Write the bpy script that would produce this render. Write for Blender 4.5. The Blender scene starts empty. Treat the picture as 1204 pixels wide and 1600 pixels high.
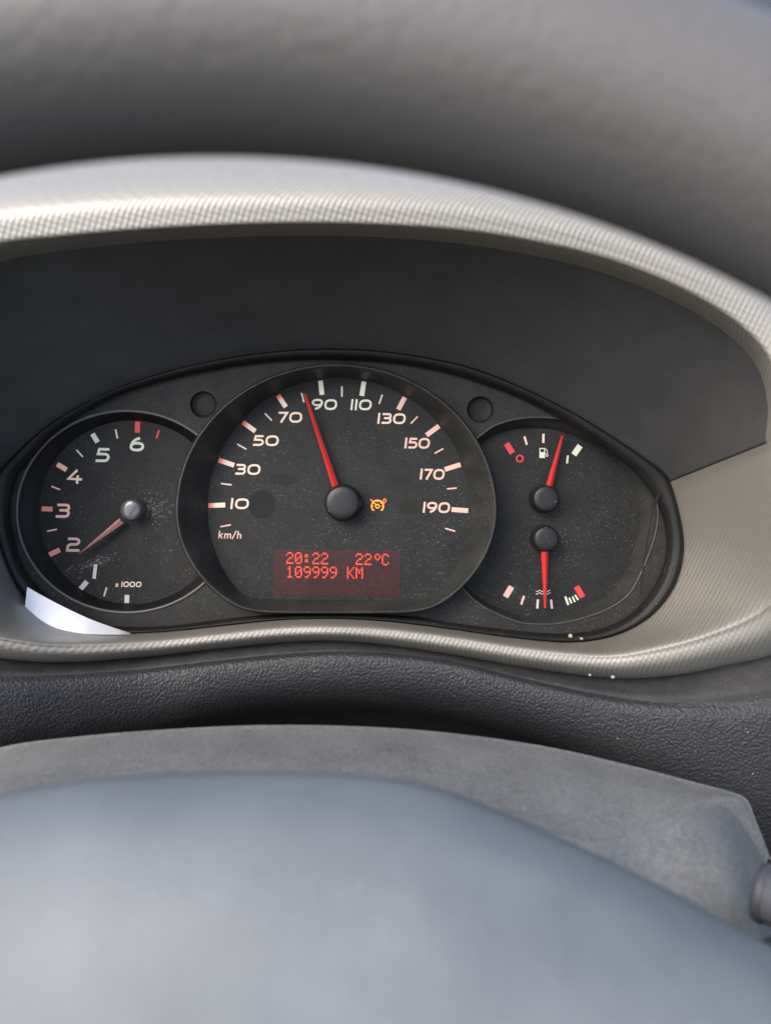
import bpy, math, random
import numpy as np
from mathutils import Matrix, Vector
from mathutils.geometry import delaunay_2d_cdt

random.seed(7)
rng = np.random.default_rng(7)
SC = bpy.context.scene
COL = SC.collection

# ------------------------------------------------------------------ camera, world, sun, exposure
DIST = 0.36                    # camera to dial faces, metres
FPX = 1207.0                   # focal length in pixels of the 1204 x 1600 photograph
CU, CV = 0.0215, -0.002        # camera foot on the dial plane
TILT = math.radians(65)        # the instrument face leans back 25 degrees
ROT = Matrix.Rotation(TILT, 4, 'X')
BASE = Vector((0, 0, 0.95))

cam = bpy.data.cameras.new('camera')
cam.sensor_fit = 'VERTICAL'
cam.sensor_height = 24
cam.lens = FPX / 1600 * 24
cam.clip_start = 0.004
cam.clip_end = 2000
cam.dof.use_dof = True
cam.dof.focus_distance = 0.352
cam.dof.aperture_fstop = 6.4
camo = bpy.data.objects.new('camera', cam)
COL.objects.link(camo)
camo.location = BASE + (ROT @ Vector((CU, CV, DIST)))
camo.rotation_euler = (TILT, 0, 0)
SC.camera = camo

SUN_EL, SUN_AZ = math.radians(48), math.radians(226)     # azimuth clockwise from +Y (straight ahead)
W = bpy.data.worlds.new('World')
SC.world = W
W.use_nodes = True
nt = W.node_tree
bg = nt.nodes['Background']
sky = nt.nodes.new('ShaderNodeTexSky')
sky.sky_type = 'NISHITA'
sky.sun_disc = False
sky.sun_elevation = SUN_EL
sky.sun_rotation = SUN_AZ
sky.air_density = 1.0
sky.dust_density = 3.0
sky.ozone_density = 1.0
nt.links.new(sky.outputs[0], bg.inputs[0])
bg.inputs[1].default_value = 0.15

sl = bpy.data.lights.new('sun', 'SUN')
sl.energy = 1.0
sl.angle = math.radians(40)
sl.color = (1.0, 0.90, 0.78)
so = bpy.data.objects.new('sun', sl)
COL.objects.link(so)
sd = Vector((math.sin(SUN_AZ) * math.cos(SUN_EL), math.cos(SUN_AZ) * math.cos(SUN_EL), math.sin(SUN_EL)))
so.rotation_euler = sd.to_track_quat('Z', 'Y').to_euler()
so.location = (0, 0, 5)

SC.view_settings.view_transform = 'Standard'
SC.view_settings.look = 'None'
SC.view_settings.gamma = 1
SC.view_settings.exposure = 1.3
SC.render.engine = 'CYCLES'
SC.cycles.use_denoising = True
SC.cycles.max_bounces = 8

# ------------------------------------------------------------------ helpers
def P(px, py, w):
    """A point seen at (px, py) in the photograph and lying w metres in front of the dial plane."""
    k = (DIST - w) / FPX
    return (CU + (px - 602) * k, CV - (py - 800) * k, w)

def PA(pts, w):
    a = np.asarray(pts, float)
    w = np.broadcast_to(np.asarray(w, float), (len(a),))
    k = (DIST - w) / FPX
    return np.stack([CU + (a[:, 0] - 602) * k, CV - (a[:, 1] - 800) * k, w], 1)

def spline(c, n, closed=False):
    """Catmull-Rom through the rows of c, n samples."""
    c = np.asarray(c, float)
    m = len(c)
    if closed:
        t = np.linspace(0, m, n, endpoint=False)
        i = np.floor(t).astype(int)
        f = t - i
        g = [c[(i + k) % m] for k in (-1, 0, 1, 2)]
    else:
        t = np.linspace(0, m - 1, n)
        i = np.minimum(np.floor(t).astype(int), m - 2)
        f = t - i
        e = np.concatenate([[2 * c[0] - c[1]], c, [2 * c[-1] - c[-2]]])
        g = [e[i + k] for k in (0, 1, 2, 3)]
    f = f.reshape((-1,) + (1,) * (c.ndim - 1))
    a, b, d, h = g
    return 0.5 * (2 * b + (d - a) * f + (2 * a - 5 * b + 4 * d - h) * f * f + (3 * b - a - 3 * d + h) * f ** 3)

def linear(c, n):
    c = np.asarray(c, float)
    t = np.linspace(0, len(c) - 1, n)
    i = np.minimum(np.floor(t).astype(int), len(c) - 2)
    f = (t - i).reshape((-1,) + (1,) * (c.ndim - 1))
    return c[i] * (1 - f) + c[i + 1] * f

class MB:
    """Collects vertices (uvw coordinates) and faces, then links them as one mesh object."""
    def __init__(self):
        self.v, self.f = [], []
    def add(self, vs, fs):
        o = len(self.v)
        self.v += [tuple(map(float, p)) for p in vs]
        self.f += [tuple(int(i) + o for i in q) for q in fs]
    def grid(self, g, closed=False, keep=None, flip=False):
        R, S = g.shape[:2]
        o = len(self.v)
        self.v += [tuple(p) for p in g.reshape(-1, 3).tolist()]
        for r in range(R - 1):
            for s in range(S if closed else S - 1):
                s2 = (s + 1) % S
                q = (o + r * S + s, o + r * S + s2, o + (r + 1) * S + s2, o + (r + 1) * S + s)
                if keep is not None and not keep((g[r, s] + g[r, s2] + g[r + 1, s2] + g[r + 1, s]) / 4):
                    continue
                self.f.append(q[::-1] if flip else q)
    def lathe(self, prof, c, axis=(0, 0, 1), n=40):
        """prof: (radius, height) pairs about an axis through c."""
        z = Vector(axis).normalized()
        x = z.orthogonal().normalized()
        y = z.cross(x)
        g = np.zeros((len(prof), n, 3))
        for i, (r, h) in enumerate(prof):
            for k in range(n):
                a = 2 * math.pi * k / n
                g[i, k] = Vector(c) + z * h + (x * math.cos(a) + y * math.sin(a)) * r
        self.grid(g, True)
    def ribbon(self, pts, w, width, closed=False):
        """A flat stroke of the given width (uvw metres) along uv points."""
        p = np.asarray(pts, float)
        n = len(p)
        L, Rr = [], []
        for i in range(n):
            a = p[(i - 1) % n] if (closed or i > 0) else p[i]
            b = p[(i + 1) % n] if (closed or i < n - 1) else p[i]
            d1 = p[i] - a
            d2 = b - p[i]
            if np.hypot(*d1) < 1e-12: d1 = d2
            if np.hypot(*d2) < 1e-12: d2 = d1
            d1 = d1 / np.hypot(*d1); d2 = d2 / np.hypot(*d2)
            n1 = np.array([-d1[1], d1[0]]); n2 = np.array([-d2[1], d2[0]])
            m = n1 + n2
            mm = np.hypot(*m)
            m = n1 if mm < 1e-6 else m / mm
            k = 1 / max(0.5, float(m @ n1))
            L.append((*(p[i] + m * width / 2 * k), w)); Rr.append((*(p[i] - m * width / 2 * k), w))
        fs = []
        for i in range(n if closed else n - 1):
            j = (i + 1) % n
            fs.append((n + i, n + j, j, i))
        self.add(L + Rr, fs)
    def build(self, name, mat, parent=None, org=(0, 0, 0), smooth=True, kind=None, label=None):
        me = bpy.data.meshes.new(name)
        o3 = np.array(org)
        me.from_pydata((np.array(self.v) - o3).tolist(), [], self.f)
        me.materials.append(mat)
        if smooth:
            me.polygons.foreach_set('use_smooth', [True] * len(me.polygons))
        me.update()
        ob = bpy.data.objects.new(name, me)
        COL.objects.link(ob)
        if parent is not None:
            ob.parent = parent
        if kind: ob['kind'] = kind
        if label: ob['label'] = label
        return ob

def root(name, org, label, cat, group=None):
    o = bpy.data.objects.new(name, None)
    COL.objects.link(o)
    o.empty_display_size = 0.02
    o.location = BASE + (ROT @ Vector(org))
    o.rotation_euler = (TILT, 0, 0)
    o['label'] = label
    o['category'] = cat
    if group: o['group'] = group
    return o

# ------------------------------------------------------------------ materials
def mat(name, color, rough=0.5, metal=0.0, spec=0.5, coat=0.0):
    m = bpy.data.materials.new(name)
    m.use_nodes = True
    b = m.node_tree.nodes['Principled BSDF']
    b.inputs['Base Color'].default_value = (*color, 1)
    b.inputs['Roughness'].default_value = rough
    b.inputs['Metallic'].default_value = metal
    b.inputs['Specular IOR Level'].default_value = spec
    b.inputs['Coat Weight'].default_value = coat
    return m, m.node_tree, b

def N(t, typ, **kw):
    n = t.nodes.new(typ)
    for k, v in kw.items():
        if k.startswith('i_'):
            n.inputs[k[2:].replace('_', ' ')].default_value = v
        else:
            setattr(n, k, v)
    return n

def mth(t, op, a, b=None, c=None):
    n = t.nodes.new('ShaderNodeMath')
    n.operation = op
    for i, x in enumerate((a, b, c)):
        if x is None: continue
        if isinstance(x, (int, float)): n.inputs[i].default_value = x
        else: t.links.new(x, n.inputs[i])
    return n.outputs[0]

def coords(t):
    return t.nodes.new('ShaderNodeTexCoord').outputs['Object']

def noise(t, co, scale, detail=2, rough=0.5):
    n = N(t, 'ShaderNodeTexNoise')
    n.inputs['Scale'].default_value = scale
    n.inputs['Detail'].default_value = detail
    n.inputs['Roughness'].default_value = rough
    t.links.new(co, n.inputs['Vector'])
    return n.outputs['Fac']

def ramp(t, x, lo, hi, a=0.0, b=1.0):
    n = t.nodes.new('ShaderNodeMapRange')
    n.inputs[1].default_value = lo; n.inputs[2].default_value = hi
    n.inputs[3].default_value = a; n.inputs[4].default_value = b
    t.links.new(x, n.inputs[0])
    return n.outputs[0]

def mixc(t, fac, a, b):
    n = t.nodes.new('ShaderNodeMix')
    n.data_type = 'RGBA'
    if isinstance(fac, float): n.inputs[0].default_value = fac
    else: t.links.new(fac, n.inputs[0])
    for i, x in ((6, a), (7, b)):
        if isinstance(x, tuple): n.inputs[i].default_value = (*x, 1)
        else: t.links.new(x, n.inputs[i])
    return n.outputs[2]

def bump(t, b, h, dist, strength=1.0):
    n = t.nodes.new('ShaderNodeBump')
    n.inputs['Distance'].default_value = dist
    n.inputs['Strength'].default_value = strength
    t.links.new(h, n.inputs['Height'])
    t.links.new(n.outputs[0], b.inputs['Normal'])

def specks(t, co, scale, size, share):
    """Dust grains: round spots in some cells of a Voronoi pattern."""
    v = N(t, 'ShaderNodeTexVoronoi', feature='F1')
    v.inputs['Scale'].default_value = scale
    t.links.new(co, v.inputs['Vector'])
    sep = t.nodes.new('ShaderNodeSeparateColor')
    t.links.new(v.outputs['Color'], sep.inputs[0])
    rad = mth(t, 'MULTIPLY', sep.outputs[1], size)
    spot = mth(t, 'LESS_THAN', v.outputs['Distance'], rad)
    pick = mth(t, 'LESS_THAN', sep.outputs[0], share)
    return mth(t, 'MULTIPLY', spot, mth(t, 'MULTIPLY', pick, ramp(t, sep.outputs[2], 0, 1, 0.25, 1.0)))

def dusty(name, color, rough, dust=0.5, grain=0.00004, dustcol=(0.30, 0.30, 0.28), haze=0.10, spec=0.4):
    m, t, b = mat(name, color, rough, spec=spec)
    co = coords(t)
    d1 = specks(t, co, 1600, 0.32, 0.42 * dust)
    d2 = specks(t, co, 700, 0.17, 0.10 * dust)
    sv = t.nodes.new('ShaderNodeSeparateXYZ'); t.links.new(co, sv.inputs[0])
    area = mth(t, 'MULTIPLY', ramp(t, noise(t, co, 30, 4), 0.35, 0.68, 0.15, 0.85), ramp(t, sv.outputs[1], -0.05, 0.05, 1.0, 0.4))
    dd = mth(t, 'MINIMUM', mth(t, 'MULTIPLY', mth(t, 'ADD', d1, d2), area), 1.0)
    film = mth(t, 'MULTIPLY', ramp(t, noise(t, co, 60, 5, 0.7), 0.3, 0.8), haze)
    c1 = mixc(t, film, color, dustcol)
    c2 = mixc(t, dd, c1, tuple(min(1, x * 1.25) for x in dustcol))
    t.links.new(c2, b.inputs['Base Color'])
    bump(t, b, mth(t, 'ADD', noise(t, co, 2600, 2), mth(t, 'MULTIPLY', dd, 1.5)), grain)
    return m

M_dial = dusty('dial_print_black', (0.010, 0.0105, 0.010), 0.6, 1.5, 0.00002, haze=0.04, spec=0.28)
M_face = dusty('faceplate_plastic', (0.012, 0.0125, 0.012), 0.65, 0.8, 0.00006, haze=0.08, spec=0.3)
M_ring = dusty('dial_ring_plastic', (0.015, 0.016, 0.0155), 0.5, 1.4, 0.00008, haze=0.10)
M_bezel = dusty('bezel_plastic', (0.007, 0.007, 0.007), 0.5, 0.35, 0.00004, haze=0.03, spec=0.3)
M_hood = dusty('hood_plastic', (0.050, 0.051, 0.053), 0.5, 0.0, 0.00008, haze=0.09)
M_lip, t, b = mat('rim_grey', (0.10, 0.10, 0.095), 0.45)
M_lip2, t, b = mat('rim_dark_grey', (0.05, 0.05, 0.047), 0.4)
M_cap, t, b = mat('needle_cap_black', (0.010, 0.010, 0.0105), 0.38, spec=0.4)
co = coords(t); t.links.new(mixc(t, specks(t, co, 700, 0.22, 0.2), (0.014, 0.014, 0.015), (0.3, 0.3, 0.28)), b.inputs['Base Color'])
M_cap_refl, t, b = mat('needle_cap_reflection', (0.10, 0.10, 0.10), 0.22, coat=0.6)  # light grey reflection on the tach cap put into its base colour
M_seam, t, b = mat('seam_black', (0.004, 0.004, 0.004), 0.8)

def glow(name, color, em, strength, rough=0.5):
    m, t, b = mat(name, color, rough)
    b.inputs['Emission Color'].default_value = (*em, 1)
    b.inputs['Emission Strength'].default_value = strength
    return m
M_white = glow('print_white', (0.56, 0.565, 0.47), (0.85, 0.9, 0.7), 0.06)
M_cream = glow('print_backlit_cream', (0.60, 0.50, 0.41), (1.0, 0.66, 0.48), 0.09)
M_pink = glow('print_backlit_pink', (0.58, 0.38, 0.32), (1.0, 0.48, 0.38), 0.09)  # cream, pink, salmon: red backlight tint put into the print colour
M_salmon = glow('print_backlit_salmon', (0.58, 0.25, 0.20), (1.0, 0.30, 0.22), 0.05)
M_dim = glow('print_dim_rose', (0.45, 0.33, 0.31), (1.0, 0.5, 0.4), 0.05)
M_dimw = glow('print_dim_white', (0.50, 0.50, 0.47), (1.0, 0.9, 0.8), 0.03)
M_red = glow('print_red', (0.50, 0.035, 0.04), (1.0, 0.05, 0.06), 0.08)
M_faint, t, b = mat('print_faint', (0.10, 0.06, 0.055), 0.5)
M_needle = glow('needle_red', (0.40, 0.025, 0.025), (1.0, 0.06, 0.05), 0.08, 0.35)
M_needle_t, t, b = mat('needle_red_highlit', (0.64, 0.30, 0.28), 0.12, coat=0.8)  # whitish highlight of the tach needle mixed into its red
M_unlit, t, b = mat('unlit_lamp_window', (0.0180, 0.0176, 0.0145), 0.7, spec=0.25)
M_unlit2, t, b = mat('unlit_lamp_dark', (0.0115, 0.0115, 0.0118), 0.7, spec=0.25)
M_amber = glow('warning_amber', (0.5, 0.15, 0.01), (1.0, 0.30, 0.02), 0.75)
M_orange = glow('warning_orange', (0.5, 0.10, 0.02), (1.0, 0.13, 0.02), 0.6)
M_lcdtext = glow('display_red', (0.25, 0.02, 0.01), (1.0, 0.085, 0.035), 0.42)
M_lcd = dusty('display_window', (0.009, 0.0035, 0.0035), 0.3, 1.0, 0.00002, (0.34, 0.24, 0.22), haze=0.03, spec=0.3)
bb = M_lcd.node_tree.nodes['Principled BSDF']
bb.inputs['Emission Color'].default_value = (1.0, 0.20, 0.13, 1); bb.inputs['Emission Strength'].default_value = 0.017

# red to cream ticks: red backlight leak coloured into the outer end
def tick_grad(name):
    m = M_cream.copy(); m.name = name
    return m

# satin silver trim with a moulded grid of fine grooves
M_silver, t, b = mat('silver_trim', (0.42, 0.40, 0.36), 0.45, metal=0.10, spec=0.5, coat=0.6)
b.inputs['Coat Roughness'].default_value = 0.25
co = coords(t)
sp = t.nodes.new('ShaderNodeSeparateXYZ'); t.links.new(co, sp.inputs[0])
def groove(t, terms, per):
    s = None
    for src, k in terms:
        q = mth(t, 'MULTIPLY', src, k * 2 * math.pi / per)
        s = q if s is None else mth(t, 'ADD', s, q)
    return mth(t, 'SINE', s)
g1 = groove(t, ((sp.outputs[0], 1.0), (sp.outputs[1], -0.55), (sp.outputs[2], 0.55)), 0.0021)
g2 = groove(t, ((sp.outputs[0], 0.30), (sp.outputs[1], 0.85), (sp.outputs[2], 0.85)), 0.0021)
gg = mth(t, 'ADD', mth(t, 'MULTIPLY', g1, 0.62), mth(t, 'MULTIPLY', g2, 0.30))
groove_tone = ramp(t, gg, -0.9, 0.1, 0.12, 0.0)  # grooves a little darker than the ridges
big = ramp(t, noise(t, co, 25, 4), 0.3, 0.8, 0.0, 0.15)
t.links.new(mixc(t, mth(t, 'ADD', groove_tone, big), (0.285, 0.272, 0.238), (0.155, 0.154, 0.125)), b.inputs['Base Color'])
bump(t, b, mth(t, 'ADD', mth(t, 'MULTIPLY', gg, ramp(t, noise(t, co, 70, 3), 0.3, 0.7, 0.55, 1.0)), mth(t, 'MULTIPLY', noise(t, co, 1500, 3), 0.35)), 0.000115)

# grained soft dash plastic
def leather(name, color, rough, scale, dist, dust=0.0):
    m, t, b = mat(name, color, rough, spec=0.5)
    co = coords(t)
    wob = N(t, 'ShaderNodeTexNoise'); wob.inputs['Scale'].default_value = scale * 0.8
    t.links.new(co, wob.inputs['Vector'])
    va = t.nodes.new('ShaderNodeVectorMath'); va.operation = 'MULTIPLY_ADD'
    t.links.new(wob.outputs['Color'], va.inputs[0]); va.inputs[1].default_value = (0.9 / scale,) * 3
    t.links.new(co, va.inputs[2])
    v = N(t, 'ShaderNodeTexVoronoi', feature='SMOOTH_F1'); v.inputs['Scale'].default_value = scale
    v.inputs['Smoothness'].default_value = 0.35
    t.links.new(va.outputs[0], v.inputs['Vector'])
    h = mth(t, 'SUBTRACT', 1.0, v.outputs['Distance'])
    h = mth(t, 'ADD', h, mth(t, 'MULTIPLY', noise(t, co, scale * 2.5, 2), 0.4))
    d = specks(t, co, 500, 0.2, 0.25 * dust)
    film = ramp(t, noise(t, co, 40, 5, 0.7), 0.35, 0.8, 0.0, 0.12 * dust)
    c = mixc(t, mth(t, 'ADD', d, film), color, (0.30, 0.29, 0.27))
    t.links.new(c, b.inputs['Base Color'])
    bump(t, b, h, dist)
    return m
M_dash = leather('grained_dash', (0.020, 0.0215, 0.025), 0.48, 950, 0.00030, 0.3)
M_ledge = dusty('ledge_plastic', (0.022, 0.0225, 0.023), 0.6, 0.8, 0.0001, haze=0.13, spec=0.3)
M_void, t, b = mat('column_opening_black', (0.008, 0.008, 0.008), 0.9)
M_rim = leather('rim_leather', (0.118, 0.114, 0.111), 0.50, 640, 0.00013, 0.0)

M_shroud, t, b = mat('column_cover_grey', (0.13, 0.135, 0.135), 0.55)
co = coords(t)
st = mth(t, 'ADD', mth(t, 'MULTIPLY', ramp(t, noise(t, co, 45, 6, 0.65), 0.35, 0.75), 0.5), mth(t, 'MULTIPLY', ramp(t, noise(t, co, 750, 2, 0.6), 0.35, 0.68), 0.5))
c = mixc(t, st, (0.135, 0.137, 0.130), (0.275, 0.275, 0.26))
c = mixc(t, specks(t, co, 500, 0.22, 0.25), c, (0.40, 0.40, 0.38))
t.links.new(c, b.inputs['Base Color'])
bump(t, b, noise(t, co, 1100, 2), 0.00022)

M_hub, t, b = mat('hub_pad_plastic', (0.15, 0.16, 0.17), 0.56, spec=0.5)
co = coords(t)
c = mixc(t, ramp(t, noise(t, co, 40, 5, 0.6), 0.3, 0.75), (0.112, 0.128, 0.142), (0.150, 0.169, 0.184))
c = mixc(t, specks(t, co, 200, 0.14, 0.10), c, (0.26, 0.28, 0.29))
t.links.new(c, b.inputs['Base Color'])
bump(t, b, noise(t, co, 700, 3), 0.00012)
M_stalk, t, b = mat('stalk_grey', (0.075, 0.08, 0.093), 0.6, spec=0.3)
M_collar, t, b = mat('stalk_collar_dark', (0.05, 0.053, 0.065), 0.55)
M_lens_refl, t, b = mat('lens_reflection_white', (0.85, 0.87, 0.90), 0.35, metal=0.15, spec=0.8, coat=1.0)  # sky reflection put into a near-white base colour
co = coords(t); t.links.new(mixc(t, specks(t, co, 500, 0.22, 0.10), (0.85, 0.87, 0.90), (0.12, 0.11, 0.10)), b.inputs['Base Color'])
M_crumb, t, b = mat('crumb', (0.45, 0.36, 0.20), 0.8)
M_crumbw, t, b = mat('crumb_pale', (0.42, 0.41, 0.36), 0.8)
M_smear, t, b = mat('dust_streak', (0.34, 0.34, 0.32), 0.8)

# ------------------------------------------------------------------ dashboard: hood, silver trim, lower panel
DORG = (0, 0, 0)
dash = root('dashboard', DORG, 'dark car dashboard with silver trim arch around the instrument binnacle', 'dashboard')

I_ = [(1195,690),(1198,630),(1180,570),(1130,518),(1050,470),(950,429),(850,403),(730,382),(600,371),(480,368),
      (350,371),(220,379),(100,392),(0,409),(-90,450),(-160,510),(-192,590),(-194,650),(-190,695)]
L_ = [(1225,690),(1226,622),(1206,548),(1150,490),(1065,440),(960,398),(855,372),(733,352),(600,343),(478,340),
      (345,343),(212,350),(90,360),(-12,372),(-105,415),(-180,480),(-218,570),(-222,645),(-220,697)]
M_ = [(1260,690),(1262,600),(1240,500),(1180,440),(1085,395),(970,350),(860,322),(736,300),(600,290),(476,285),
      (340,285),(204,290),(80,300),(-24,315),(-125,360),(-205,435),(-250,540),(-258,635),(-255,698)]
T_ = [(1300,680),(1320,560),(1290,440),(1220,370),(1110,330),(985,285),(870,255),(742,235),(600,225),(474,215),
      (332,215),(195,218),(68,228),(-40,240),(-150,290),(-240,380),(-300,510),(-310,618),(-310,690)]
O_ = [(1045,752),(1033,736),(1012,720),(985,701),(945,675),(890,642),(810,603),(720,570),(600,549),(490,545),
      (390,554),(290,573),(200,600),(130,632),(80,662),(40,694),(15,720),(0,735),(-8,750)]
rows = [PA(I_, 0.083), PA(L_, 0.0985), PA(M_, 0.0960), PA(T_, 0.062)]
mid = np.stack([PA(np.array(I_) * 0.5 + np.array(L_) * 0.5, 0.094)])
g = np.stack([spline(r, 220) for r in (rows[0], mid[0], rows[1], rows[2], rows[3])])
g = spline(g, 33)
tr = MB(); tr.grid(g)
# dash top running away from the arch
cen = np.array(P(502, 800, 0.07))
top = [spline(PA(T_, 0.062), 110)]
top[0][:, 2] -= 0.001
for s, w in ((1.18, 0.055), (1.5, 0.02), (2.1, -0.05)):
    q = top[0].copy(); q[:, :2] = cen[:2] + (q[:, :2] - cen[:2]) * s; q[:, 2] = w
    top.append(q)
tp = MB(); tp.grid(spline(np.stack(top), 16)); tp.build('dash_top', M_hood, dash, DORG)

hi, lo = spline(PA(I_, 0.083), 160), spline(PA(O_, 0.012), 160)
hd = MB(); k = np.linspace(0, 1, 12).reshape(-1, 1, 1)
g = hi[None] * (1 - k) + lo[None] * k
g[:, :, 1] += np.sin(k[:, :, 0] * math.pi) * 0.0025 * np.sin(np.linspace(0, math.pi, 160))[None]
hd.grid(g); hd.build('instrument_hood', M_hood, dash, DORG)

A_ = [(1045,752),(1060,805),(1066,860),(1052,915),(1015,962),(960,992),(890,1003),(800,996),(700,982),(600,970),
      (520,966),(440,968),(350,977),(250,987),(150,989),(80,972),(30,920),(0,850),(-12,790),(-8,750)]
B_ = [(1197,690),(1220,800),(1218,890),(1180,945),(1100,985),(1020,1008),(940,1020),(825,1011),(712,994),(605,981),
      (520,977),(435,979),(340,989),(235,1000),(130,1004),(50,1000),(-40,975),(-130,900),(-195,800),(-190,695)]
C_ = [(1262,690),(1285,810),(1280,920),(1225,1010),(1125,1040),(1035,1056),(945,1058),(825,1043),(712,1024),(605,1008),
      (520,1001),(433,1004),(335,1014),(228,1026),(125,1034),(40,1032),(-60,1015),(-170,960),(-250,830),(-250,700)]
wC = np.array([.085,.083,.076,.064,.054,.046,.039,.033,.029,.027,.027,.027,.029,.033,.043,.053,.063,.072,.080,.085])
wB = wC + 0.0065
A3, B3, C3 = PA(A_, 0.011), PA(B_, wB), PA(C_, wC)
AB = A3 * 0.5 + B3 * 0.5
AB[:, 2] = A3[:, 2] * 0.52 + B3[:, 2] * 0.48 - 0.002 * np.sin(np.linspace(0, math.pi, 20))
BC = PA(np.array(B_) * 0.72 + np.array(C_) * 0.28, wC + 0.0092)
BC2 = PA(np.array(B_) * 0.35 + np.array(C_) * 0.65, wC + 0.0085)
CC = PA(np.array(C_) + np.array([0, 2]), wC - 0.012)
full = np.stack([spline(r, 300) for r in (A3, AB, B3, BC, BC2, C3, CC)])
tr.grid(spline(full, 55), flip=True)
tr.build('silver_trim', M_silver, dash, DORG)
# black seam between hood and silver funnel
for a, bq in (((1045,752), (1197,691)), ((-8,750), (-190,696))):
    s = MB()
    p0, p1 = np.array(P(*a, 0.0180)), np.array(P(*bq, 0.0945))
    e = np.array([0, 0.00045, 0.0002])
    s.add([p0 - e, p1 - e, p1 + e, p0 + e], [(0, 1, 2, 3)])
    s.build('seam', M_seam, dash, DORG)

R1_ = [(1380,700),(1400,830),(1400,980),(1330,1065),(1175,1094),(1050,1098),(945,1087),(822,1062),(708,1034),(603,1021),
       (518,1019),(430,1024),(332,1034),(226,1046),(120,1054),(30,1057),(-70,1055),(-220,1030),(-340,870),(-360,700)]
R2_ = [(1500,720),(1530,860),(1540,1060),(1450,1230),(1250,1390),(1080,1285),(955,1205),(830,1150),(715,1117),(607,1101),
       (520,1098),(430,1102),(332,1116),(222,1142),(105,1170),(10,1195),(-110,1240),(-330,1260),(-480,980),(-500,710)]
C0 = PA(np.array(C_) * 1.0 + np.array([0, -4]), wC - 0.004)
R1a, R1b = np.array(R1_), np.array(R2_)
led = [C0, PA(np.array(C_) * 0.35 + R1a * 0.65, wC + 0.006), PA(R1a, wC + 0.008)]
lg = MB(); lg.grid(spline(np.stack([spline(r, 200) for r in led]), 10), flip=True)
lg.build('ledge', M_ledge, dash, DORG)
dn = np.array([0, 1.0])
face = [PA(R1a + dn * -1.0, wC + 0.0078), PA(R1a + (R1b - R1a) * 0.10, wC + 0.0108), PA(R1a + (R1b - R1a) * 0.35, wC + 0.0118),
        PA(R1a + (R1b - R1a) * 0.62, wC + 0.0112), PA(R1a + (R1b - R1a) * 0.82, wC + 0.0090), PA(R1b, wC + 0.0045), PA(R1b + dn * 9, wC - 0.004), PA(R1b + dn * 13, wC - 0.02)]
fp = MB(); fp.grid(spline(np.stack([spline(r, 240) for r in face]), 40), flip=True)
fp.build('lower_panel', M_dash, dash, DORG)
und = [PA(R1b + dn * 12, wC - 0.0165), PA(R1b + dn * 25, wC - 0.07), PA(R1b + dn * 700, wC - 0.07)]
un = MB(); un.grid(np.stack([spline(r, 100) for r in und]), flip=True)
un.build('column_opening', M_void, dash, DORG)

# closing panels at both ends of the binnacle, between the dash top and the lower panel
for e_ in (0, -1):
    upper = [top[i][e_] for i in range(4)]
    lower = [np.array(PA([C_[e_]], wC[e_] - 0.004)[0]), np.array(PA([R1_[e_]], wC[e_] + 0.008)[0]), np.array(PA([R2_[e_]], wC[e_] + 0.0045)[0]),
             np.array(PA([R2_[e_]], wC[e_] - 0.07)[0]) * np.array([1.35, 1, 1])]
    side = MB(); side.grid(linear(np.stack([np.stack(upper), np.stack(lower)]), 6), flip=(e_ == -1))
    side.build('side_panel', M_hood, dash, DORG)

# ------------------------------------------------------------------ instrument cluster
CORG = P(530, 793, 0)
clu = root('instrument_cluster', CORG, 'dusty black instrument cluster with four red needles and a lit red display', 'instrument cluster')

def blend_outline(pts, n, closed=True):
    return spline(np.array(pts, float), n, closed)
OUT = list(reversed(O_)) + [(a) for a in A_[1:-1]]       # left end over the top to the right, then back along the bottom
IN = [(18,770),(24,748),(33,733),(45,720),(62,700),(80,681),(105,662),(135,643),(200,612),(300,585),(400,568),(500,562),(600,566),
      (700,583),(800,617),(870,652),(930,690),(985,732),(1018,772),(1036,812),(1040,860),(1025,910),(990,955),(940,982),(880,990),
      (800,985),(700,972),(640,963),(520,958),(400,962),(330,970),(250,979),(170,977),(110,958),(62,920),(33,880),(18,830),(15,795)]
def by_angle(pts, c, n):
    p = spline(np.array(pts, float), 900, True)
    a = np.unwrap(np.arctan2(p[:, 1] - c[1], (p[:, 0] - c[0]) * 0.45))
    if a[-1] < a[0]: p, a = p[::-1], a[::-1]
    th = np.linspace(a[0], a[0] + 2 * math.pi, n, endpoint=False)
    aa = np.concatenate([a - 2 * math.pi, a, a + 2 * math.pi]); pp = np.concatenate([p, p, p])
    o = np.argsort(aa)
    th = np.linspace(-math.pi, math.pi, n, endpoint=False)
    return np.stack([np.interp(th, aa[o], pp[o, k]) for k in (0, 1)], 1)
NB = 300
op, ip = by_angle(OUT, (530, 790), NB), by_angle(IN, (530, 790), NB)
bz = MB()
ctr = np.array([530, 790.0])
bez = [PA(ctr + (op - ctr) * 1.012, 0.004), PA(op, 0.0135), PA(op * 0.86 + ip * 0.14, 0.0150), PA(op * 0.45 + ip * 0.55, 0.0140),
       PA(ip, 0.0105), PA(ip, 0.0070)]
bz.grid(linear(np.stack(bez), 16), True)
bz.build('bezel', M_bezel, clu, CORG)

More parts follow.
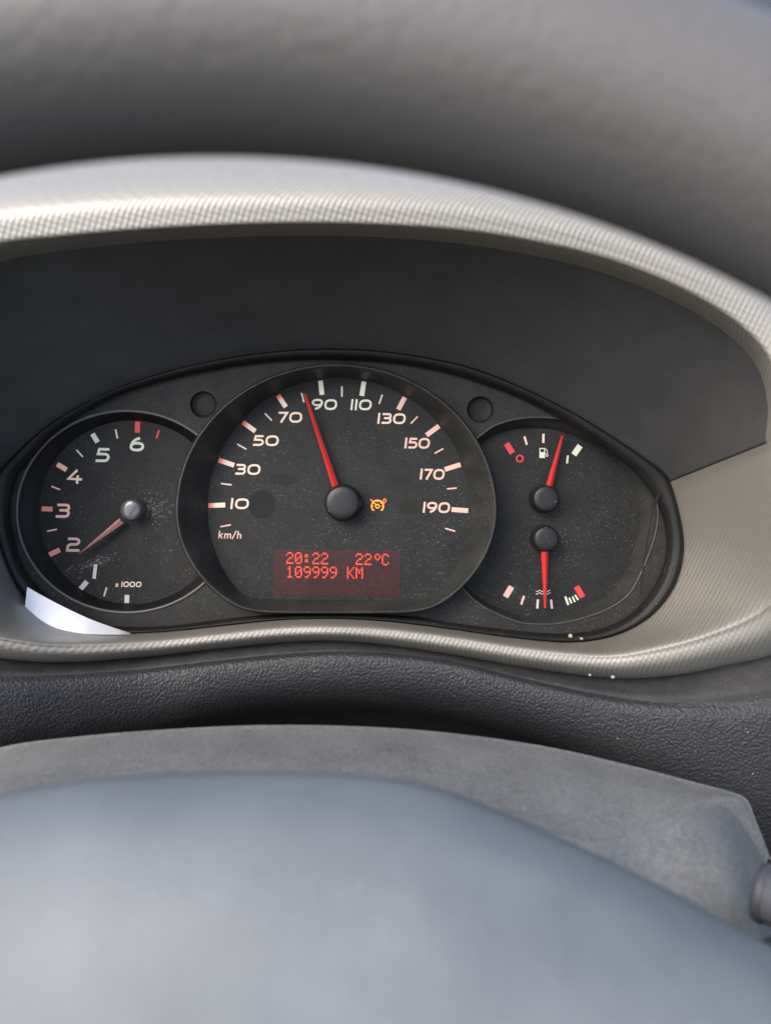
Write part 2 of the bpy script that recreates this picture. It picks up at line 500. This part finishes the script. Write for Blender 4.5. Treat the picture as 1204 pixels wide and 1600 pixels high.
def ring_outline(c, rx, rt, rb, flat, n=360, s=1.0):
    th = np.linspace(0, 2 * math.pi, n, endpoint=False)
    x, y = np.cos(th), np.sin(th)
    ry = np.where(y < 0, rt, rb)
    r = 1 / np.sqrt((x / rx) ** 2 + (y / ry) ** 2)
    rf = np.where(y > 0.05, flat / np.maximum(y, 0.05), 1e6)
    k = 24.0
    r = (r ** -k + rf ** -k) ** (-1 / k)
    return np.stack([c[0] + r * x * s, c[1] + r * y * s], 1)
SO = ring_outline((525, 798), 250, 229, 193, 160)
SI = ring_outline((529, 793), 203, 202, 203, 143)
def scaled(p, s):
    c = p.mean(0); return c + (p - c) * s
TO = ring_outline((198, 800), 171, 158, 157, 900)
TI = ring_outline((206, 800), 143, 142, 143, 900)
GO = spline(np.array([(756,676),(780,662),(812,654),(847,652),(885,656),(919,668),(952,684),(979,703),(1003,730),(1019,760),(1027,795),(1024,830),
     (1012,868),(997,903),(979,931),(950,951),(919,963),(890,971),(863,975),(835,975),(807,971),(760,951),(726,923),(700,880),(690,800),(710,720)], float), 300, True)
GI = scaled(GO, 0.90) * np.array([1, 1]) + np.array([-14, 2])

def inside(poly, x, y):
    px, py = poly[:, 0], poly[:, 1]
    qx, qy = np.roll(px, -1), np.roll(py, -1)
    c = ((py > y) != (qy > y)) & (x < (qx - px) * (y - py) / (qy - py + 1e-12) + px)
    return bool(c.sum() % 2)
def to_px(p):
    k = (DIST - p[2]) / FPX
    return 602 + (p[0] - CU) / k, 800 - (p[1] - CV) / k

def plate(outer, holes, w, extra=0):
    """A flat sheet of the outer outline without the holes (outlines may cross)."""
    vs, es = [], []
    for pl in [outer] + holes:
        o = len(vs)
        vs += [Vector((float(a), float(b_))) for a, b_ in pl]
        es += [(o + i, o + (i + 1) % len(pl)) for i in range(len(pl))]
    r = delaunay_2d_cdt(vs, es, [], 0, 1e-4)
    ov, of = r[0], r[2]
    fs = []
    for q in of:
        cx = sum(ov[i].x for i in q) / len(q); cy = sum(ov[i].y for i in q) / len(q)
        if inside(outer, cx, cy) and not any(inside(h, cx, cy) for h in holes):
            fs.append(tuple(q[::-1]))
    return PA([(v.x, v.y) for v in ov], w), fs

D1 = ring_outline((318, 632), 21, 21, 21, 900, 40)
D2 = ring_outline((750, 640), 21, 21, 21, 900, 40)
fpm = MB()
SOh = scaled(SO, 0.975)
ff = plate(ip[::2], [SOh[::3], TO[::3], GO[::3], D1, D2], 0.0080)
fpm.add(*ff)
for D in (D1, D2):
    fpm.grid(np.stack([PA(scaled(D, s), w) for s, w in ((1, .008), (.97, .0072), (.93, .0060), (.80, .0047), (.5, .0040), (.02, .0038))]), True)
fpm.build('faceplate', M_face, clu, CORG, smooth=False)

def outside_speedo(s):
    S = scaled(SO, s)
    return lambda p: not inside(S, *to_px(p))

def tubepath(mb, pts_px, w, rad, keep=None, n=8):
    c = PA(pts_px, w)
    d = np.roll(c, -1, 0) - np.roll(c, 1, 0)
    d /= np.linalg.norm(d, axis=1, keepdims=True)
    nn = np.stack([-d[:, 1], d[:, 0], np.zeros(len(c))], 1)
    g = np.zeros((n, len(c), 3))
    for k_ in range(n):
        a = 2 * math.pi * k_ / n
        g[k_] = c + nn * rad * math.cos(a) + np.array([0, 0, 1]) * rad * math.sin(a)
    g = np.concatenate([g, g[:1]])
    mb.grid(g, True, keep)

# --- strokes and writing
def arc(cx, cy, rx, ry, a0, a1, n=12):
    return [(cx + rx * math.cos(math.radians(a0 + (a1 - a0) * i / n)), cy + ry * math.sin(math.radians(a0 + (a1 - a0) * i / n))) for i in range(n + 1)]
def sup(cx, cy, rx, ry, e=2.6, n=32):
    o = []
    for i in range(n):
        a = 2 * math.pi * i / n
        c_, s_ = math.cos(a), math.sin(a)
        o.append((cx + rx * math.copysign(abs(c_) ** (2 / e), c_), cy + ry * math.copysign(abs(s_) ** (2 / e), s_)))
    return o
G = {
 '0': (1.20, [(sup(.60, .5, .50, .40), True)]),
 '1': (0.26, [([(.13, 0), (.13, 1)], False)]),
 '2': (1.00, [([(.06, .9), (.60, .9)] + arc(.62, .71, .26, .19, 90, -90) + [(.38, .52)] + arc(.38, .30, .27, .22, 90, 180) + [(.11, .1), (.98, .1)], False)]),
 '3': (0.95, [([(.04, .9), (.60, .9)] + arc(.62, .715, .22, .185, 90, -90) + [(.22, .53)], False),
              ([(.55, .53)] + arc(.62, .315, .24, .215, 90, -90) + [(.02, .1)], False)]),
 '4': (1.05, [([(.66, .95), (.12, .34), (1.05, .30)], False), ([(.74, 0), (.74, .58)], False)]),
 '5': (0.98, [([(.90, .9), (.20, .9), (.15, .57), (.60, .57)] + arc(.62, .335, .27, .235, 90, -90) + [(.03, .1)], False)]),
 '6': (1.08, [(sup(.54, .33, .43, .24, 2.3), True), (arc(.78, .33, .67, .58, 96, 180), False)]),
 '7': (0.92, [([(.03, .9), (.82, .9), (.34, 0)], False)]),
 '9': (1.08, [(sup(.54, .67, .43, .24, 2.3), True), (arc(.30, .67, .67, .58, -84, 0), False)]),
 'k': (0.66, [([(.1, 0), (.1, 1)], False), ([(.58, .66), (.16, .30)], False), ([(.26, .38), (.60, 0)], False)]),
 'm': (1.00, [([(.1, 0), (.1, .66)], False), ([(.1, .57), (.40, .57), (.5, .47), (.5, 0)], False), ([(.5, .57), (.8, .57), (.9, .47), (.9, 0)], False)]),
 'h': (0.62, [([(.1, 0), (.1, 1)], False), ([(.1, .57), (.42, .57), (.52, .47), (.52, 0)], False)]),
 '/': (0.50, [([(.02, -.08), (.46, 1.02)], False)]),
 'x': (0.62, [([(.04, .02), (.56, .62)], False), ([(.04, .62), (.56, .02)], False)]),
 ' ': (0.30, []),
}
PX = DIST / FPX                 # one photo pixel on the dial plane
def writing(name, s, cpx, cpy, span, height, m, parent, w=0.0003, stroke=0.2, shear=0.10, rot=0.0, gap=0.14):
    x, strokes = 0.0, []
    for ch in s:
        wd, st = G[ch]
        for pl, cl in st: strokes.append(([(x + a, b_) for a, b_ in pl], cl))
        x += wd + gap
    tot = x - gap
    mb = MB()
    k = (DIST - w) / FPX
    c0 = np.array(P(cpx, cpy, w)[:2])
    cr, sr = math.cos(math.radians(rot)), math.sin(math.radians(rot))
    for pl, cl in strokes:
        q = []
        for a, b_ in pl:
            X = ((a - tot / 2) / tot * span + shear * (b_ - .5) * height) * k
            Y = (b_ - .5) * height * k
            q.append((c0[0] + X * cr + Y * sr, c0[1] - X * sr + Y * cr))
        mb.ribbon(q, w, stroke * height * k, cl)
        w += 0.00001
    return mb.build(name, m, parent, CORG, smooth=False)

def tick(x0, y0, x1, y1, width, m, parent, name='tick_mark'):
    a, b_ = np.array(P(x0, y0, 0.0)), np.array(P(x1, y1, 0.0))
    d = (b_ - a)[:2]; d /= np.hypot(*d)
    n = np.array([-d[1], d[0], 0]) * width * PX / 2
    up = np.array([0, 0, 0.00035])
    lo_ = np.array([0, 0, -0.0002])
    mb = MB()
    vs = [a - n + lo_, b_ - n + lo_, b_ + n + lo_, a + n + lo_, a - n + up, b_ - n + up, b_ + n + up, a + n + up]
    mb.add(vs, [(4, 5, 6, 7), (0, 1, 5, 4), (1, 2, 6, 5), (2, 3, 7, 6), (3, 0, 4, 7)])
    return mb.build(name, m, parent, CORG, smooth=False)

def grad_tick(x0, y0, x1, y1, width, parent):
    """A tick with the red backlight leak coloured into its outer third."""
    o = tick(x0, y0, x1, y1, width, M_cream, parent)
    f = 0.28
    xm, ym = x0 + (x1 - x0) * f, y0 + (y1 - y0) * f
    a, b_ = np.array(P(x0, y0, 0.0)), np.array(P(x1, y1, 0.0))
    m_ = M_cream.copy(); m_.name = 'print_backlit_red_to_cream'
    t_ = m_.node_tree; bn = t_.nodes['Principled BSDF']
    co_ = coords(t_)
    dp = t_.nodes.new('ShaderNodeVectorMath'); dp.operation = 'DOT_PRODUCT'
    d = (b_ - a); ln = np.linalg.norm(d); d = d / ln
    t_.links.new(co_, dp.inputs[0]); dp.inputs[1].default_value = tuple(d)
    s0 = float((a - np.array(CORG)) @ d)
    fac = ramp(t_, dp.outputs['Value'], s0 + 0.12 * ln, s0 + 0.45 * ln)
    t_.links.new(mixc(t_, fac, (0.62, 0.13, 0.09), (0.68, 0.57, 0.48)), bn.inputs['Base Color'])
    t_.links.new(mixc(t_, fac, (1.0, 0.16, 0.10), (1.0, 0.72, 0.55)), bn.inputs['Emission Color'])
    o.data.materials[0] = m_

def needle(tip, base, hw, w, m, parent, tipw=1.0):
    a, b_ = np.array(P(*tip, w)), np.array(P(*base, w))
    d = (b_ - a)[:2]; d /= np.hypot(*d)
    n = np.array([-d[1], d[0], 0])
    h = np.array([0, 0, 0.0013]); z = np.array([0, 0, -0.0012])
    t0, t1 = tipw * PX, hw * PX
    vs = [a - n * t0, a + n * t0, b_ + n * t1, b_ - n * t1, a + h * 0.7, b_ + h * 1.3,
          a - n * t0 + z, a + n * t0 + z, b_ + n * t1 + z, b_ - n * t1 + z]
    fs = [(0, 3, 5, 4), (4, 5, 2, 1), (0, 4, 1), (3, 2, 5), (6, 9, 3, 0), (1, 2, 8, 7), (6, 0, 1, 7), (9, 8, 2, 3), (6, 7, 8, 9)]
    mb = MB(); mb.add(vs, [q[::-1] for q in fs])
    return mb.build('needle', m, parent, CORG, smooth=False)

def cap(c, r, m, parent, h=0.0085):
    R = r * (DIST - h) / FPX
    mb = MB()
    prof = [(R * 1.05, -0.001), (R * 1.04, h * .50), (R * 1.00, h * .74), (R * .95, h * .86), (R * .88, h * .935), (R * .80, h * .965), (R * .5, h * .99), (R * .25, h), (1e-5, h)]
    p = P(*c, h); mb.lathe(prof, (p[0], p[1], 0))
    return mb.build('needle_cap', m, parent, CORG)

# --- speedometer
def dial_face(name, outline, w, s, cut=None):
    mb = MB()
    pl = scaled(outline, s)
    mb.add(*plate(pl[::2], [] if cut is None else [cut[::3]], w))
    return mb.build(name, M_dial, clu, CORG, smooth=False)
spd = dial_face('speedometer', SI, 0.0, 1.02)
rg = MB()
gr_ = [PA(scaled(SO, 1.008), 0.0072), PA(scaled(SO, 1.004), 0.0165), PA(SO, 0.0180), PA(scaled(SO, 0.990), 0.0182), PA(scaled(SO, 0.978), 0.0172),
       PA(SI * 0.5 + SO * 0.5, 0.0095), PA(SI, -0.0006)]
gr_[5] = PA(SI * 0.52 + SO * 0.48, 0.0092)
rg.grid(linear(np.stack(gr_), 19), True)
rg.build('dial_ring', M_ring, spd, CORG)
for a in ((326,790,352,789,7.4), (342,719,366,727,7.4), (380,660,399,674,7.4), (434.5,618,446.6,636,7.4)):
    grad_tick(*a[:4], a[4], spd)
for a, m in (((500.6,595,503,617),M_white), ((568.4,596.6,565,618.6),M_white), ((632,621,622,640),M_pink), ((685.5,665.7,666,680),M_pink),
             ((719,726,694.6,733.5),M_pink), ((731,798,705,796),M_pink)):
    tick(*a, 7.4, m, spd)
for a, m in (((345.5,755.5,362,757.7),M_cream), ((344.7,823,360.6,820),M_pink), ((371,694,385,702),M_cream), ((414,646,424.6,657),M_cream),
             ((471,614,475,628.5),M_cream), ((534,604,534,620),M_white), ((597,617,592,631),M_cream), ((652,651,641.5,662),M_pink),
             ((692,701,678.6,708.5),M_pink), ((713,762.5,698,764),M_pink), ((710.5,830,695,825.5),M_pink)):
    tick(*a, 2.2, m, spd)
for s, x, y, sp_, m in (('10',374.5,787,29,M_cream), ('30',387.5,733.5,39,M_cream), ('50',415.5,688.5,40,M_cream), ('70',453,652,38,M_cream),
                        ('90',506.5,632,40,M_white), ('110',564,632.5,33,M_white), ('130',611.5,654,44,M_cream), ('150',651.5,692.5,39,M_pink),
                        ('170',675,741,38,M_pink), ('190',681.5,793,42,M_pink)):
    writing('numeral', s, x, y, sp_, 17.0, m, spd, stroke=0.19, rot=1.0)
writing('unit_lettering', 'km/h', 359.5, 835.5, 36, 12.0, M_pink, spd, stroke=0.15, rot=1.0)
# unlit telltale windows
for c, rx, ry, m in (((443, 749), 21, 9, M_unlit), ((636, 792), 14, 14, M_unlit), ((626, 751), 15, 9, M_unlit), ((409, 788), 21, 22, M_unlit2)):
    mb = MB(); q = PA(ring_outline(c, rx, ry, ry, 900, 32), 0.00012)
    mb.add(q, [tuple(range(31, -1, -1))]); mb.build('unlit_lamp', m, spd, CORG, smooth=False)
# amber warning lamp
wl = MB()
def pxs(pl, w=0.0003): return PA(pl, w)[:, :2]
def scr(cx, cy, r, a0, a1, n=28): return [(cx + r * math.cos(math.radians(a0 + (a1 - a0) * i / n)), cy - r * math.sin(math.radians(a0 + (a1 - a0) * i / n))) for i in range(n + 1)]
WC = (589.5, 791.0)
wl.ribbon(pxs([(WC[0] - 5.2, WC[1] + 6.4)] + scr(*WC, 9.2, 218, -38) + [(WC[0] + 5.2, WC[1] + 6.4)]), 0.0003, 1.9 * PX)
wl.ribbon(pxs(scr(*WC, 2.9, 0, 348)), 0.00031, 1.5 * PX, True)
wl.ribbon(pxs([(WC[0] - 2.2, WC[1] - 2.2), (WC[0] - 5.2, WC[1] - 5.4)]), 0.00032, 1.5 * PX)
for a in (0, 45, 90, 180):
    c_, s_ = math.cos(math.radians(a)), -math.sin(math.radians(a))
    wl.ribbon(pxs([(WC[0] + 6.2 * c_, WC[1] + 6.2 * s_), (WC[0] + 8.6 * c_, WC[1] + 8.6 * s_)]), 0.00032, 1.0 * PX)
wlo = wl.build('warning_lamp', M_amber, spd, CORG, smooth=False, label='lit amber dial shaped warning symbol')
w2 = MB()
w2.ribbon(pxs(scr(600.6, 782.2, 2.3, 0, 340, 14)), 0.0003, 1.3 * PX, True)
w2.ribbon(pxs([(600.4, 784.6), (600, 787.4)]), 0.0003, 1.2 * PX)
w2.ribbon(pxs([(578.5, 780.3), (582.2, 783.2)]), 0.0003, 2.0 * PX)
w2.build('warning_lamp', M_orange, spd, CORG, smooth=False, label='small orange pointer and ring beside the amber symbol')
needle((476, 615.6), (524.5, 762), 5.0, 0.0055, M_needle, spd, 1.6)
cap((534.5, 785), 28.5, M_cap, spd, 0.0100)

# --- display
dsp = MB()
cs = [(428, 858.5), (626, 860), (625.5, 933), (426, 931)]
dsp.add(PA(cs, 0.0002), [(3, 2, 1, 0)])
dso = dsp.build('display', M_lcd, clu, CORG, smooth=False)
F5 = {
 '0': '01110 10001 10011 10101 11001 10001 01110', '1': '00100 01100 00100 00100 00100 00100 01110',
 '2': '01110 10001 00001 00110 01000 10000 11111', '9': '01110 10001 10001 01111 00001 00010 01100',
 ':': '00000 01100 01100 00000 01100 01100 00000', 'd': '00110 01001 01001 00110 00000 00000 00000',
 'C': '01110 10001 10000 10000 10000 10001 01110', 'K': '10001 10010 10100 11000 10100 10010 10001',
 'M': '10001 11011 10101 10101 10001 10001 10001', ' ': '00000 ' * 7}
def matrix_text(s, x0, y0, slope):
    mb = MB()
    for i, ch in enumerate(s):
        for r, row in enumerate(F5[ch].split()[:7]):
            for c_, bit in enumerate(row):
                if bit == '1':
                    x = x0 + (i * 6 + c_) * 2.26; y = y0 + r * 2.62 + slope * (x - x0)
                    q = [(x, y), (x + 2.0, y), (x + 2.0, y + 2.35), (x, y + 2.35)]
                    mb.add(PA(q, 0.0005), [(3, 2, 1, 0)])
    return mb.build('display_text', M_lcdtext, dso, CORG, smooth=False)
matrix_text('20:22   22dC', 447.2, 862.8, 0.0165)
matrix_text('109999 KM', 447.2, 884.4, 0.0165)

# --- tachometer
tac = dial_face('tachometer', TI, 0.0, 1.03, scaled(SO, 0.93))
kp = outside_speedo(0.965)
tw = MB(); tw.grid(linear(np.stack([PA(TO, 0.0080), PA(TO * 0.9 + TI * 0.1, 0.0070), PA(TO * 0.3 + TI * 0.7, 0.0022), PA(TI, -0.0006)]), 10), True, kp)
tw.build('dial_wall', M_bezel, tac, CORG)
tl = MB(); tubepath(tl, TO, 0.0082, 0.00065, kp); tl.build('dial_rim', M_lip, tac, CORG)
for a, wd, m in (((215.6,659,215,676),8,M_red), ((249,672,245,685),2.4,M_red), ((181,671,184,685),2.4,M_white), ((145,678,153,691),7.5,M_white),
                 ((120,703,130,714),2.2,M_white), ((90,725.5,104.6,734),7.5,M_pink), ((81,760,94.5,765),2.2,M_pink), ((66,795,82.7,795.5),7.5,M_salmon),
                 ((74.6,830,89.6,827),2.2,M_pink), ((78,866.7,94,859),7.5,M_salmon), ((104.6,892,114.4,883.4),2.2,M_faint),
                 ((126.6,920,136.4,908.6),7.5,M_dimw), ((163,931.6,167.4,917.6),2.4,M_dimw), ((198.5,942,199,929.5),7.2,M_dimw)):
    tick(*a, wd, m, tac)
for s, x, y, sp_, m, st in (('6',214.5,694,23,M_white,.18), ('5',161,711,22,M_white,.18), ('4',117,744.5,24,M_cream,.17), ('3',99,798,22,M_pink,.18),
                            ('2',115,851,22,M_dim,.18)):
    writing('numeral', s, x, y, sp_, 22.5, m, tac, stroke=st, rot=1.0)
writing('numeral', '1', 148.5, 893, 6, 22.5, M_dimw, tac, stroke=0.24, rot=1.0)
writing('unit_lettering', 'x 1000', 201, 913, 40, 8.5, M_cream, tac, stroke=0.2, rot=0.5, gap=0.2)
needle((124.5, 865), (190, 813.5), 5.0, 0.0055, M_needle_t, tac, 0.8)
cap((203, 796.5), 17, M_cap_refl, tac, 0.0090)

# --- fuel and temperature gauges on one recessed face
GIc = scaled(SO, 0.93)
fue = dial_face('fuel_and_temperature_gauge', GI, 0.0, 1.03, GIc)
gw = MB(); gw.grid(linear(np.stack([PA(GO, 0.0080), PA(GO * 0.9 + GI * 0.1, 0.0068), PA(GO * 0.3 + GI * 0.7, 0.0022), PA(GI, -0.0006)]), 10), True, kp)
gw.build('dial_wall', M_face, fue, CORG)
gl = MB(); tubepath(gl, GO, 0.0081, 0.00045, kp); gl.build('dial_rim', M_lip2, fue, CORG)
for a, wd, m in (((790.6,693,800,708),9,M_red), ((818.5,682,822.5,695),3,M_cream), ((848.4,678,848,692),3.4,M_cream), ((905.5,696.5,895.6,710.5),9,M_white),
                 ((886.5,711.6,885,724),3,M_white), ((798.6,916.5,789,932.5),9,M_pink), ((818,931,813.6,944.5),3.2,M_pink), ((839.6,936.5,838.7,950.7),3.2,M_dimw),
                 ((860,936.7,861.7,950.8),3.2,M_dimw), ((882.3,932,887,945),3.2,M_white), ((888.3,934,892.3,942.5),2.6,M_white), ((893.6,932,897.3,940.5),2.6,M_white),
                 ((897.6,929.4,902.5,937.4),2.6,M_white), ((899.6,916.5,909.5,933),9,M_red)):
    tick(*a, wd, m, fue)
z = MB(); z.ribbon(pxs(scr(811.6, 716.5, 5.0, 0, 345, 24)), 0.0003, 2.3 * PX, True); z.build('numeral', M_red, fue, CORG, smooth=False)
fi = MB()
fi.add(PA([(842.2,706.5),(850.8,706.5),(850.8,715.6),(842.2,715.6)], .0003), [(3,2,1,0)])
fi.ribbon(pxs([(842.9,707),(842.9,700.7),(850.1,700.7),(850.1,707)]), .00031, 1.5 * PX)
fi.ribbon(pxs([(850.5,708.5),(852.4,708.8),(852.6,712.6),(854.0,713.2),(855.5,712),(854.6,708),(854.0,703.4),(851.4,701.0)]), .00032, 1.1 * PX)
fi.build('fuel_symbol', M_white, fue, CORG, smooth=False)
ti = MB()
for yy in (923.3, 927.2):
    ti.ribbon(pxs([(836.5 + i * 1.15, yy + 1.1 * math.sin(i * 0.9)) for i in range(21)]), .0003, 1.1 * PX)
ti.build('coolant_symbol', M_dimw, fue, CORG, smooth=False)
needle((878.4, 680.4), (857, 761), 4.9, 0.0055, M_needle, fue, 1.5)
cap((853.5, 779), 21.5, M_cap, fue)
needle((851.7, 950), (850.6, 862), 5.1, 0.0055, M_needle, fue, 1.6)
cap((853.5, 842), 20.5, M_cap, fue)

# --- near-white strip painted as sky reflection, lower left; seam of the cluster window, right
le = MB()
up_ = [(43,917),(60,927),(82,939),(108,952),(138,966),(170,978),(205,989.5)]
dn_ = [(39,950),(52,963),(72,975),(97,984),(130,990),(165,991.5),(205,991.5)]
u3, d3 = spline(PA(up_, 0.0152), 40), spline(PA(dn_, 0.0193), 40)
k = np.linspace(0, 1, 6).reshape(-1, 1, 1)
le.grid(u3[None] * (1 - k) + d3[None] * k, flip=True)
le.build('lens_reflection', M_lens_refl, clu, CORG, label='near-white painted sky reflection on the cluster window edge at lower left')
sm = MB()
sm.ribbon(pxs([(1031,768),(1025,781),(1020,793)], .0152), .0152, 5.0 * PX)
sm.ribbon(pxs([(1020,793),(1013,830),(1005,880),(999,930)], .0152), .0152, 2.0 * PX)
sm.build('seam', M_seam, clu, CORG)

# --- wiped streaks in the dust
ds = MB()
for i in range(200):
    r_ = random.random()
    if r_ < 0.55:
        x, y, a = random.gauss(238, 13), random.gauss(795, 10), math.radians(random.gauss(-28, 40))
    else:
        x, y = random.gauss(150, 17), 0
        y = 880 - (x - 150) * 0.35 + random.gauss(0, 4); a = math.radians(random.gauss(-24, 14))
    ln = random.uniform(1.5, 6)
    q = [(x, y), (x + ln * .5 * math.cos(a), y + ln * .5 * math.sin(a) + random.uniform(-.4, .4)), (x + ln * math.cos(a), y + ln * math.sin(a))]
    ds.ribbon(pxs(q, .0006), .0006, random.uniform(.15, .42) * PX)
ds.build('dust_streaks', M_smear, tac, CORG, smooth=False, kind='stuff')

# ------------------------------------------------------------------ steering column cover
s_F = [(-150,1215),(0,1168),(130,1150),(270,1139),(410,1133),(560,1135),(700,1145),(850,1166),(980,1195),(1080,1221),(1140,1237),(1166,1250),(1181,1285),(1205,1345)]
s_G = [(-200,1300),(-30,1275),(110,1262),(260,1255),(405,1252),(560,1256),(700,1270),(830,1295),(935,1318),(1010,1291),(1080,1267),(1130,1264),(1165,1300),(1195,1350)]
s_H = [(-220,1500),(-40,1500),(100,1500),(255,1500),(400,1500),(560,1500),(700,1500),(830,1500),(940,1510),(1020,1500),(1090,1490),(1140,1480),(1180,1470),(1215,1460)]
wF = 0.100
wG = np.array([.155]*8 + [.152,.138,.124,.112,.106,.102])
SORG = P(500, 1200, 0.10)
shr = root('steering_column_cover', SORG, 'matt grey plastic steering column cover between the wheel hub and dashboard', 'column cover')
F3, G3, H3 = PA(s_F, wF), PA(s_G, wG), PA(s_H, np.array([.168] * 9 + [.172, .175, .175, .165, .145]))
nS = 200
bk = PA(np.array(s_F) + np.array([0, 40]), 0.080)
fr = PA(np.array(s_F) + np.array([0, 6]), 0.0955)
Fs, Gs, Hs, bks, frs = (spline(r, nS) for r in (F3, G3, H3, bk, fr))
mid1 = Fs * .5 + Gs * .5; mid1[:, 1] += 0.0012
rowsS = np.stack([bks, frs, Fs * .985 + frs * .015, Fs * .93 + Gs * .07, mid1, Fs * .06 + Gs * .94, Gs * .97 + Hs * .03, Gs * .5 + Hs * .5, Hs])
sh = MB(); sh.grid(spline(rowsS, 60), flip=True)
sh.build('upper_shell', M_shroud, shr, SORG)
lowr = Hs.copy(); lowr[:, 1] -= 0.04; lowr[:, 2] -= 0.03
sl_ = MB(); sl_.grid(linear(np.stack([Hs, lowr]), 4), flip=True)
sl_.build('lower_shell', M_shroud, shr, SORG)

# ------------------------------------------------------------------ stalk
STC = P(1190, 1394, 0.165)
stk = root('column_stalk', STC, 'grey control stalk sticking out beside the column cover at the right edge', 'stalk')
ax = (0.72, -0.10, 0.68)
kpx = (DIST - 0.165) / FPX
st_ = MB(); R_ = 46 * kpx
st_.lathe([(1e-5, -0.0012), (R_ * .8, -0.0012), (R_ * .95, -0.0008), (R_, 0.0002), (R_, 0.0012), (R_ * .96, 0.0016)], STC, ax, 48)
st_.build('collar', M_collar, stk, STC)
st2 = MB()
st2.lathe([(R_ * .90, 0.0010), (R_ * .93, 0.0030), (R_ * .95, 0.006), (R_ * .88, 0.016), (R_ * .80, 0.05), (R_ * .85, 0.09), (R_ * .8, 0.105), (1e-5, 0.107)], STC, ax, 48)
st2.build('lever', M_stalk, stk, STC)

# ------------------------------------------------------------------ steering wheel
AXU, AXV, AXW = P(317, 2099, DIST - 0.105)
WORG = (AXU, AXV, AXW)
whl = root('steering_wheel', WORG, 'grey leather steering wheel with padded hub in front of the instruments', 'steering wheel')
Rc, rt_ = 0.1776, 0.0147
n1, n2 = 260, 40
th = np.linspace(0, 2 * math.pi, n1, endpoint=False).reshape(1, -1)
ph = np.linspace(0, 2 * math.pi, n2 + 1).reshape(-1, 1)
g = np.stack([AXU + (Rc + rt_ * np.cos(ph)) * np.sin(th), AXV + (Rc + rt_ * np.cos(ph)) * np.cos(th), AXW + rt_ * 1.05 * np.sin(ph) + 0 * th], 2)
rm = MB(); rm.grid(g, True, flip=True); rm.build('rim', M_rim, whl, WORG)
E_ = np.array([(-420,1500),(-250,1345),(-110,1270),(0,1240),(100,1222),(200,1212),(300,1207),(420,1205),(560,1210),(680,1230),(800,1275),(900,1320),(1000,1368),(1100,1421),(1204,1478),(1350,1560),(1500,1680)], float)
def hubrow(dy, sx, w): 
    c = np.array([390, 0]); q = E_.copy(); q[:, 0] = 390 + (q[:, 0] - 390) * sx; q[:, 1] += dy; return PA(q, w)
hr = [hubrow(80, .97, .165), hubrow(14, .99, .190), hubrow(0, 1, .197), hubrow(18, 1, .2055), hubrow(110, 1.02, .2185), hubrow(330, 1.06, .2315), hubrow(700, 1.1, .240), hubrow(1300, 1.05, .240), hubrow(1750, .9, .225)]
hg = spline(np.stack([spline(r, 160) for r in hr]), 70)
hb = MB(); hb.grid(hg, flip=True); hb.build('hub_pad', M_hub, whl, WORG)
for sgn in (-1, 1):
    spk = MB()
    prof = [(sgn * 0.075, 0.030), (sgn * 0.12, 0.022), (sgn * 0.170, 0.020)]
    gs = np.zeros((3, 24, 3))
    for i, (u_, hh) in enumerate(prof):
        for k_ in range(24):
            a = 2 * math.pi * k_ / 24
            gs[i, k_] = (AXU + u_, AXV - 0.02 + hh * math.cos(a), AXW - 0.012 + 0.009 * math.sin(a) + 0.01 * i / 2)
    spk.grid(spline(gs, 12), True); spk.build('spoke', M_hub, whl, WORG)

# ------------------------------------------------------------------ crumbs
def crumb(px, py, w, r, m, label, group=None):
    o3 = P(px, py, w)
    o = MB()
    n_ = 7
    vs = [(o3[0], o3[1], o3[2] + r * .8)]
    for k_ in range(n_):
        a = 2 * math.pi * k_ / n_; q = r * random.uniform(.7, 1.2)
        vs.append((o3[0] + q * math.cos(a), o3[1] + q * math.sin(a) * .85, o3[2] + r * random.uniform(-.1, .3)))
    for k_ in range(n_):
        a = 2 * math.pi * k_ / n_
        vs.append((o3[0] + r * .8 * math.cos(a), o3[1] + r * .7 * math.sin(a), o3[2] - r * .8))
    fs = [(0, 1 + k_, 1 + (k_ + 1) % n_) for k_ in range(n_)] + [(1 + k_, 1 + n_ + k_, 1 + n_ + (k_ + 1) % n_, 1 + (k_ + 1) % n_) for k_ in range(n_)]
    fs.append(tuple(range(2 * n_, n_, -1)))
    o.add(vs, fs)
    ob = o.build('crumb', m, None, o3)
    ob.location = BASE + (ROT @ Vector(o3)); ob.rotation_euler = (TILT, 0, 0)
    ob['label'] = label; ob['category'] = 'crumb'
    if group: ob['group'] = group
    return ob
gC = 'crumbs lying around the cluster'
crumb(891, 994, 0.0155, 4.2 * PX, M_crumb, 'larger yellowish crumb on the black bezel below the temperature gauge', gC)
crumb(908, 998, 0.0155, 2.8 * PX, M_crumb, 'smaller yellowish crumb on the black bezel, just beside a larger one', gC)
crumb(957, 1058, 0.052, 3.0 * PX, M_crumbw, 'brighter whitish crumb in the groove under the silver trim', gC)
crumb(921, 1055, 0.050, 2.2 * PX, M_crumbw, 'tiny dull pale crumb in the groove under the silver trim', gC)
